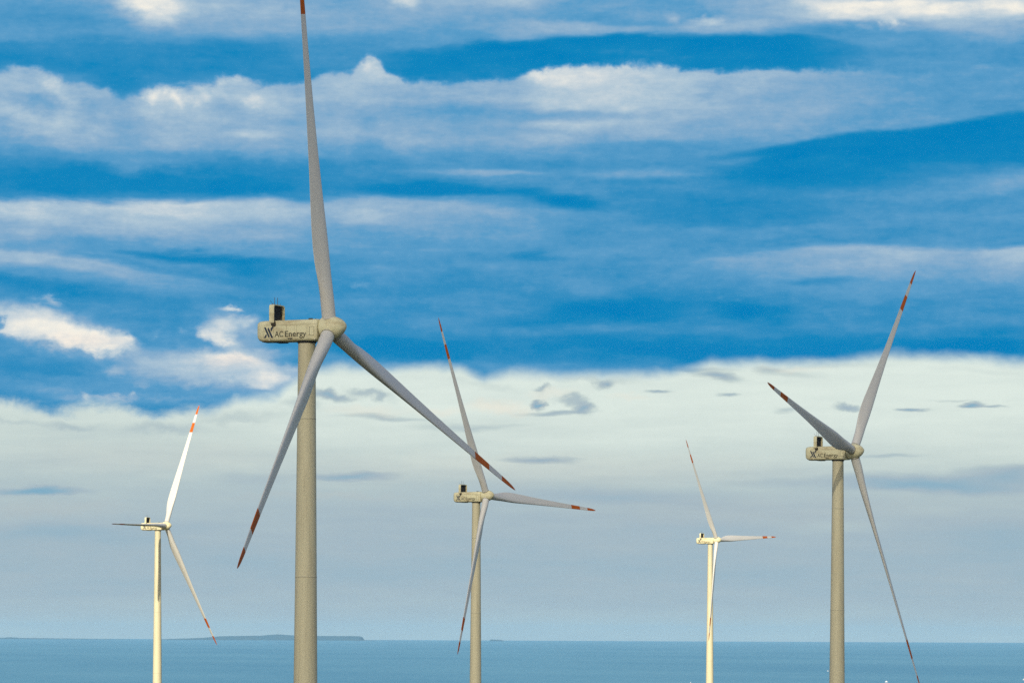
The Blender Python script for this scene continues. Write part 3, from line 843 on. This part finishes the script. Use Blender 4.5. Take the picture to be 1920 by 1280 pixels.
proto = make_turbine()
BASES = []
roots = []
for i, (hub, yaw, ph, c2, pitch, dtilt, dcone, label) in enumerate(TURBINES):
    roots.append(proto if i == 0 else copy_tree(proto))
for root, (hub, yaw, ph, c2, pitch, dtilt, dcone, label) in zip(roots, TURBINES):
    a = Vector((cos(yaw), -sin(yaw), 0))
    base = Vector((hub[0], hub[1], hub[2] + CAM_Z)) - a * ROTOR.x - Vector((0, 0, HUB_H))
    root.location = base
    root.rotation_euler = (0, 0, -yaw)
    root['label'] = label
    root['category'] = 'wind turbine'
    root['group'] = 'white wind turbines with red banded blades'
    BASES.append(base)
    if root is proto:                                    # the big one's nacelle sits a touch higher on its rotor
        for ch in root.children:
            if ch.name.split('.')[0] in ('nacelle', 'hub', 'roof_cooler', 'main_bearing', 'yaw_bearing'):
                ch.matrix_basis = Matrix.Translation((0, 0, .35)) @ ch.matrix_basis
    first = None
    for k in range(3):
        if first is None:
            collar = bmesh.new()
            loft(collar, [circle(r_, z_, 40) for r_, z_ in ((1.24, 1.80), (1.33, 1.82), (1.33, 1.98), (1.24, 2.0))], cap=False)
            bl = first = mesh_ob('blade', blade_mesh(c2, pitch, CONE + dcone), [M_BLADE, M_RED], root, angle=60)
            ring = mesh_ob('root_collar', collar, M_SEAM, bl, angle=80)
            ring.location = ((CONE + dcone) * 1.9, 0, 0)
        else:
            bl = first.copy()
            COL.objects.link(bl)
            bl.parent = root
            rc = ring.copy()
            COL.objects.link(rc)
            rc.parent = bl
        th = ph + k * 2 * pi / 3
        bl.matrix_basis = Matrix.Translation(ROTOR) @ Matrix.Rotation(-TILT - dtilt, 4, 'Y') @ Matrix.Rotation(-th, 4, 'X')


# ------------------------------------------------------------------ ground, sea, far land
def struct(ob, kind='structure'):
    ob['kind'] = kind
    return ob


def ground_z(x, y):
    w = v = 0.0
    for b in BASES:
        d2 = (x - b.x) ** 2 + (y - b.y) ** 2 + 60.0
        k = 1 / d2 ** 1.3
        w += k
        v += k * b.z
    z = v / w
    near = min((x - b.x) ** 2 + (y - b.y) ** 2 for b in BASES) ** .5
    z += noise.noise(Vector((x / 160, y / 160, 0))) * 5 * min(1, max(0, (near - 12) / 60))
    # the coast: falls to below sea level at the seaward edges
    e = min(3150 - y + 90 * noise.noise(Vector((x / 300, 3, 0))), x + 1500, 1500 - x, y + 2500)
    t = min(1, max(0, e / 260))
    t = t * t * (3 - 2 * t)
    return -3 + (z + 3) * t


bm = bmesh.new()
NXg, NYg = 101, 191
gv = [[bm.verts.new((-1510 + 30.2 * i, -2510 + 30 * j, 0)) for i in range(NXg)] for j in range(NYg)]
for row in gv:
    for v in row:
        v.co.z = ground_z(v.co.x, v.co.y)
for j in range(NYg - 1):
    for i in range(NXg - 1):
        bm.faces.new((gv[j][i], gv[j][i + 1], gv[j + 1][i + 1], gv[j + 1][i]))
m, q, p, out = material('scrub_ground')
pos = q.node('ShaderNodeNewGeometry').outputs['Position']
g = q.mixc(q.maprange(q.noise(pos, .02, 8, .62), .4, .62), (.045, .065, .022), (.11, .095, .05))
g = q.mixc(q.maprange(q.noise(pos, .15, 6, .6), .5, .7), g, (.03, .05, .016))
q.put(p.inputs['Base Color'], g)
p.inputs['Roughness'].default_value = .95
struct(mesh_ob('ground', bm, m))

SEA_R = 60000.0
bm = bmesh.new()
prev = None
for r in (400, 1500, 3000, 5000, 8000, 12000, 18000, 26000, 36000, 48000, SEA_R):
    ring = [bm.verts.new((r * cos(2 * pi * i / 180), r * sin(2 * pi * i / 180), 0)) for i in range(180)]
    if prev:
        for i in range(180):
            j = (i + 1) % 180
            bm.faces.new((prev[i], ring[i], ring[j], prev[j]))
    else:
        bm.faces.new(ring)
    prev = ring
bmesh.ops.recalc_face_normals(bm, faces=bm.faces)
m, q, p, out = material('sea_water')
pos = q.node('ShaderNodeNewGeometry').outputs['Position']
big = q.noise(q.mapping(pos, (0, 0, 0), (0, 0, RAD(8)), (900, 2600, 1)), 1.0, 6, .6)
small = q.noise(q.mapping(pos, (0, 0, 0), (0, 0, 0), (26, 60, 1)), 1.0, 5, .65)
c = q.mixc(q.maprange(big, .3, .7), (.072, .262, .405), (.115, .325, .46))
c = q.mixc(q.math('MULTIPLY', q.maprange(small, .45, .75), .35), c, (.20, .45, .57))
q.put(p.inputs['Base Color'], c)
p.inputs['Roughness'].default_value = .45
p.inputs['IOR'].default_value = 1.33
p.inputs['Specular IOR Level'].default_value = .55
bump = q.node('ShaderNodeBump')
bump.inputs['Strength'].default_value = .6
bump.inputs['Distance'].default_value = 3.0
q.put(bump.inputs['Height'], small)
q.l.new(bump.outputs[0], p.inputs['Normal'])
struct(mesh_ob('sea', bm, m, smooth=False))

# far islands on the horizon: outline (photo column, height in rows above the sea's edge)
m, q, p, out = material('far_island')
pos = q.node('ShaderNodeNewGeometry').outputs['Position']
q.put(p.inputs['Base Color'], q.mixc(q.maprange(q.noise(pos, .004, 6, .6), .4, .6), (.025, .09, .14), (.045, .10, .13)))
p.inputs['Roughness'].default_value = .95


def far_land(name, dist, prof, depth):
    bm = bmesh.new()
    sc = dist / FPX
    rows = []
    for s, hs in ((0, 0), (.12, .55), (.3, .9), (.5, 1.0), (.75, .8), (1, 0)):
        row = []
        for i, (px, h) in enumerate(prof):
            x = (px - 960) * sc
            z = h * sc * hs * (1 + (.08 * noise.noise(Vector((px / 9, s * 3, 2))) if 0 < hs < 1 else 0))
            row.append(bm.verts.new((x, dist - depth / 2 + depth * s, z - 2)))
        rows.append(row)
    for a, b in zip(rows, rows[1:]):
        for i in range(len(a) - 1):
            bm.faces.new((a[i], a[i + 1], b[i + 1], b[i]))
    bm.faces.new(rows[0] + rows[-1][::-1]) if False else None
    bmesh.ops.recalc_face_normals(bm, faces=bm.faces)
    ob = struct(mesh_ob(name, bm, m, angle=80))
    return ob


def dense(prof, step=6, jag=.35):
    out = []
    for (a, va), (b, vb) in zip(prof, prof[1:]):
        n = max(1, int((b - a) / step))
        for i in range(n):
            t = i / n
            out.append((a + (b - a) * t, max(0, va + (vb - va) * t + jag * noise.noise(Vector(((a + (b - a) * t) / 5.3, 1.7, 0))))))
    return out + [prof[-1]]


# the sea's edge lies 9.4 rows under level there, the far shore a little lower
far_land('far_island', 52000, dense([(290, 0), (310, 1.6), (345, 3.0), (380, 4.4), (412, 7.4), (440, 8.0), (490, 8.8), (508, 10.6), (520, 11.4), (535, 10.8),
                                     (556, 9.2), (600, 8.8), (640, 8.9), (674, 8.5), (678, 7.6), (679.5, 1.5), (684, 1.0), (720, .7), (780, 0)]), 1800)
far_land('far_headland', 54000, dense([(-260, 0), (-200, 4), (-60, 3.0), (0, 2.3), (17, 2.4), (19, 3.4), (23, 3.3), (25, 2.3), (60, 2.0), (120, 1.5), (200, 1.0), (280, 0)]), 2200)
far_land('far_islet', 53000, dense([(917, 0), (920, 3.4), (923, 3.6), (930, 3.0), (938, 2.8), (942, 2.4), (944, .8), (960, 0)], 3, .2), 600)

# ------------------------------------------------------------------ breaking wave crests in the near water
M_FOAM = paint_material('foam', (.80, .80, .78), .8, (.6, .62, .62), .4, .5)


def sea_point(px, py):
    dx, dy = px - 960, Y0 - py
    u, v = dx * cos(ROLL) - dy * sin(ROLL), dx * sin(ROLL) + dy * cos(ROLL)
    y = CAM_Z / (-v / FPX)
    return Vector((u / FPX * y, y, 0))


for (px, py, w, h, label) in ((1662, 1278.0, 6.5, 2.2, 'small white breaking wave crest below the tip of the grey turbine blade'),
                              (1552.5, 1257.5, 4.0, 1.1, 'tiny white wave crest just left of the second largest turbine tower'),
                              (1295, 1280.5, 3.0, 2.6, 'pale wave crest at the bottom edge left of the smallest turbine'),
                              (1919, 1274, 3.0, 2.4, 'white wave crest at the right edge of the sea')):
    c = sea_point(px, py)
    k = c.y / FPX
    bm = bmesh.new()
    rings = []
    n = 9
    for i in range(n):
        t = i / (n - 1)
        e = sin(pi * min(1, max(0, t))) ** .7 * (1 - .35 * sin(t * 9.0))
        e = max(e, .02)
        x = (t - .5) * w * k
        rings.append([(x, sin(a_) * 1.8 * e * k, max(-.3, cos(a_) * h * k * e)) for a_ in [2 * pi * j / 12 for j in range(12)]])
    loft(bm, rings)
    ob = mesh_ob('wave_crest', bm, M_FOAM)
    ob.location = c
    ob['label'] = label
    ob['category'] = 'wave'
    ob['group'] = 'white wave crests on the sea'

# ------------------------------------------------------------------ an unseen cloud behind the viewer, added to shade the nearer turbines from the sun
cc = Vector((0, 0, 0))
ALT = 1000.0
kk = (ALT - 75 - 40) / SUN_DIR.z
shade = Vector((-33, 719, 115)) + SUN_DIR * ((ALT - 115) / SUN_DIR.z)
bm = bmesh.new()
bmesh.ops.create_icosphere(bm, subdivisions=5, radius=1.0)
for v in bm.verts:
    n_ = v.co.normalized()
    d = 1 + .10 * noise.fractal(n_ * 2.2, 1.0, 2.0, 4)
    v.co = Vector((n_.x * 1500 * d, n_.y * 1100 * d, n_.z * (150 if n_.z > 0 else 90) * d))
m = bpy.data.materials.new('shade_cloud_vapour')
m.use_nodes = True
m.node_tree.nodes.clear()
q = NT(m.node_tree)
out = q.node('ShaderNodeOutputMaterial')
vol = q.node('ShaderNodeVolumePrincipled')
vol.inputs['Color'].default_value = (.95, .95, .95, 1)
vol.inputs['Density'].default_value = .0034
vol.inputs['Anisotropy'].default_value = .3
m.node_tree.links.new(vol.outputs[0], out.inputs['Volume'])
cl = mesh_ob('cloud', bm, m)
cl.location = shade + Vector((60, -100, 0))
struct(cl, 'stuff')

# ------------------------------------------------------------------ sea haze
bm = bmesh.new()
box(bm, (-64000, -64000, -4), (64000, 64000, 235))
m = bpy.data.materials.new('sea_haze')
m.use_nodes = True
m.node_tree.nodes.clear()
q = NT(m.node_tree)
out = q.node('ShaderNodeOutputMaterial')
vol = q.node('ShaderNodeVolumePrincipled')
vol.inputs['Color'].default_value = (.44, .74, .97, 1)
vol.inputs['Density'].default_value = HAZE
m.node_tree.links.new(vol.outputs[0], out.inputs['Volume'])
struct(mesh_ob('haze', bm, m, smooth=False), 'stuff')
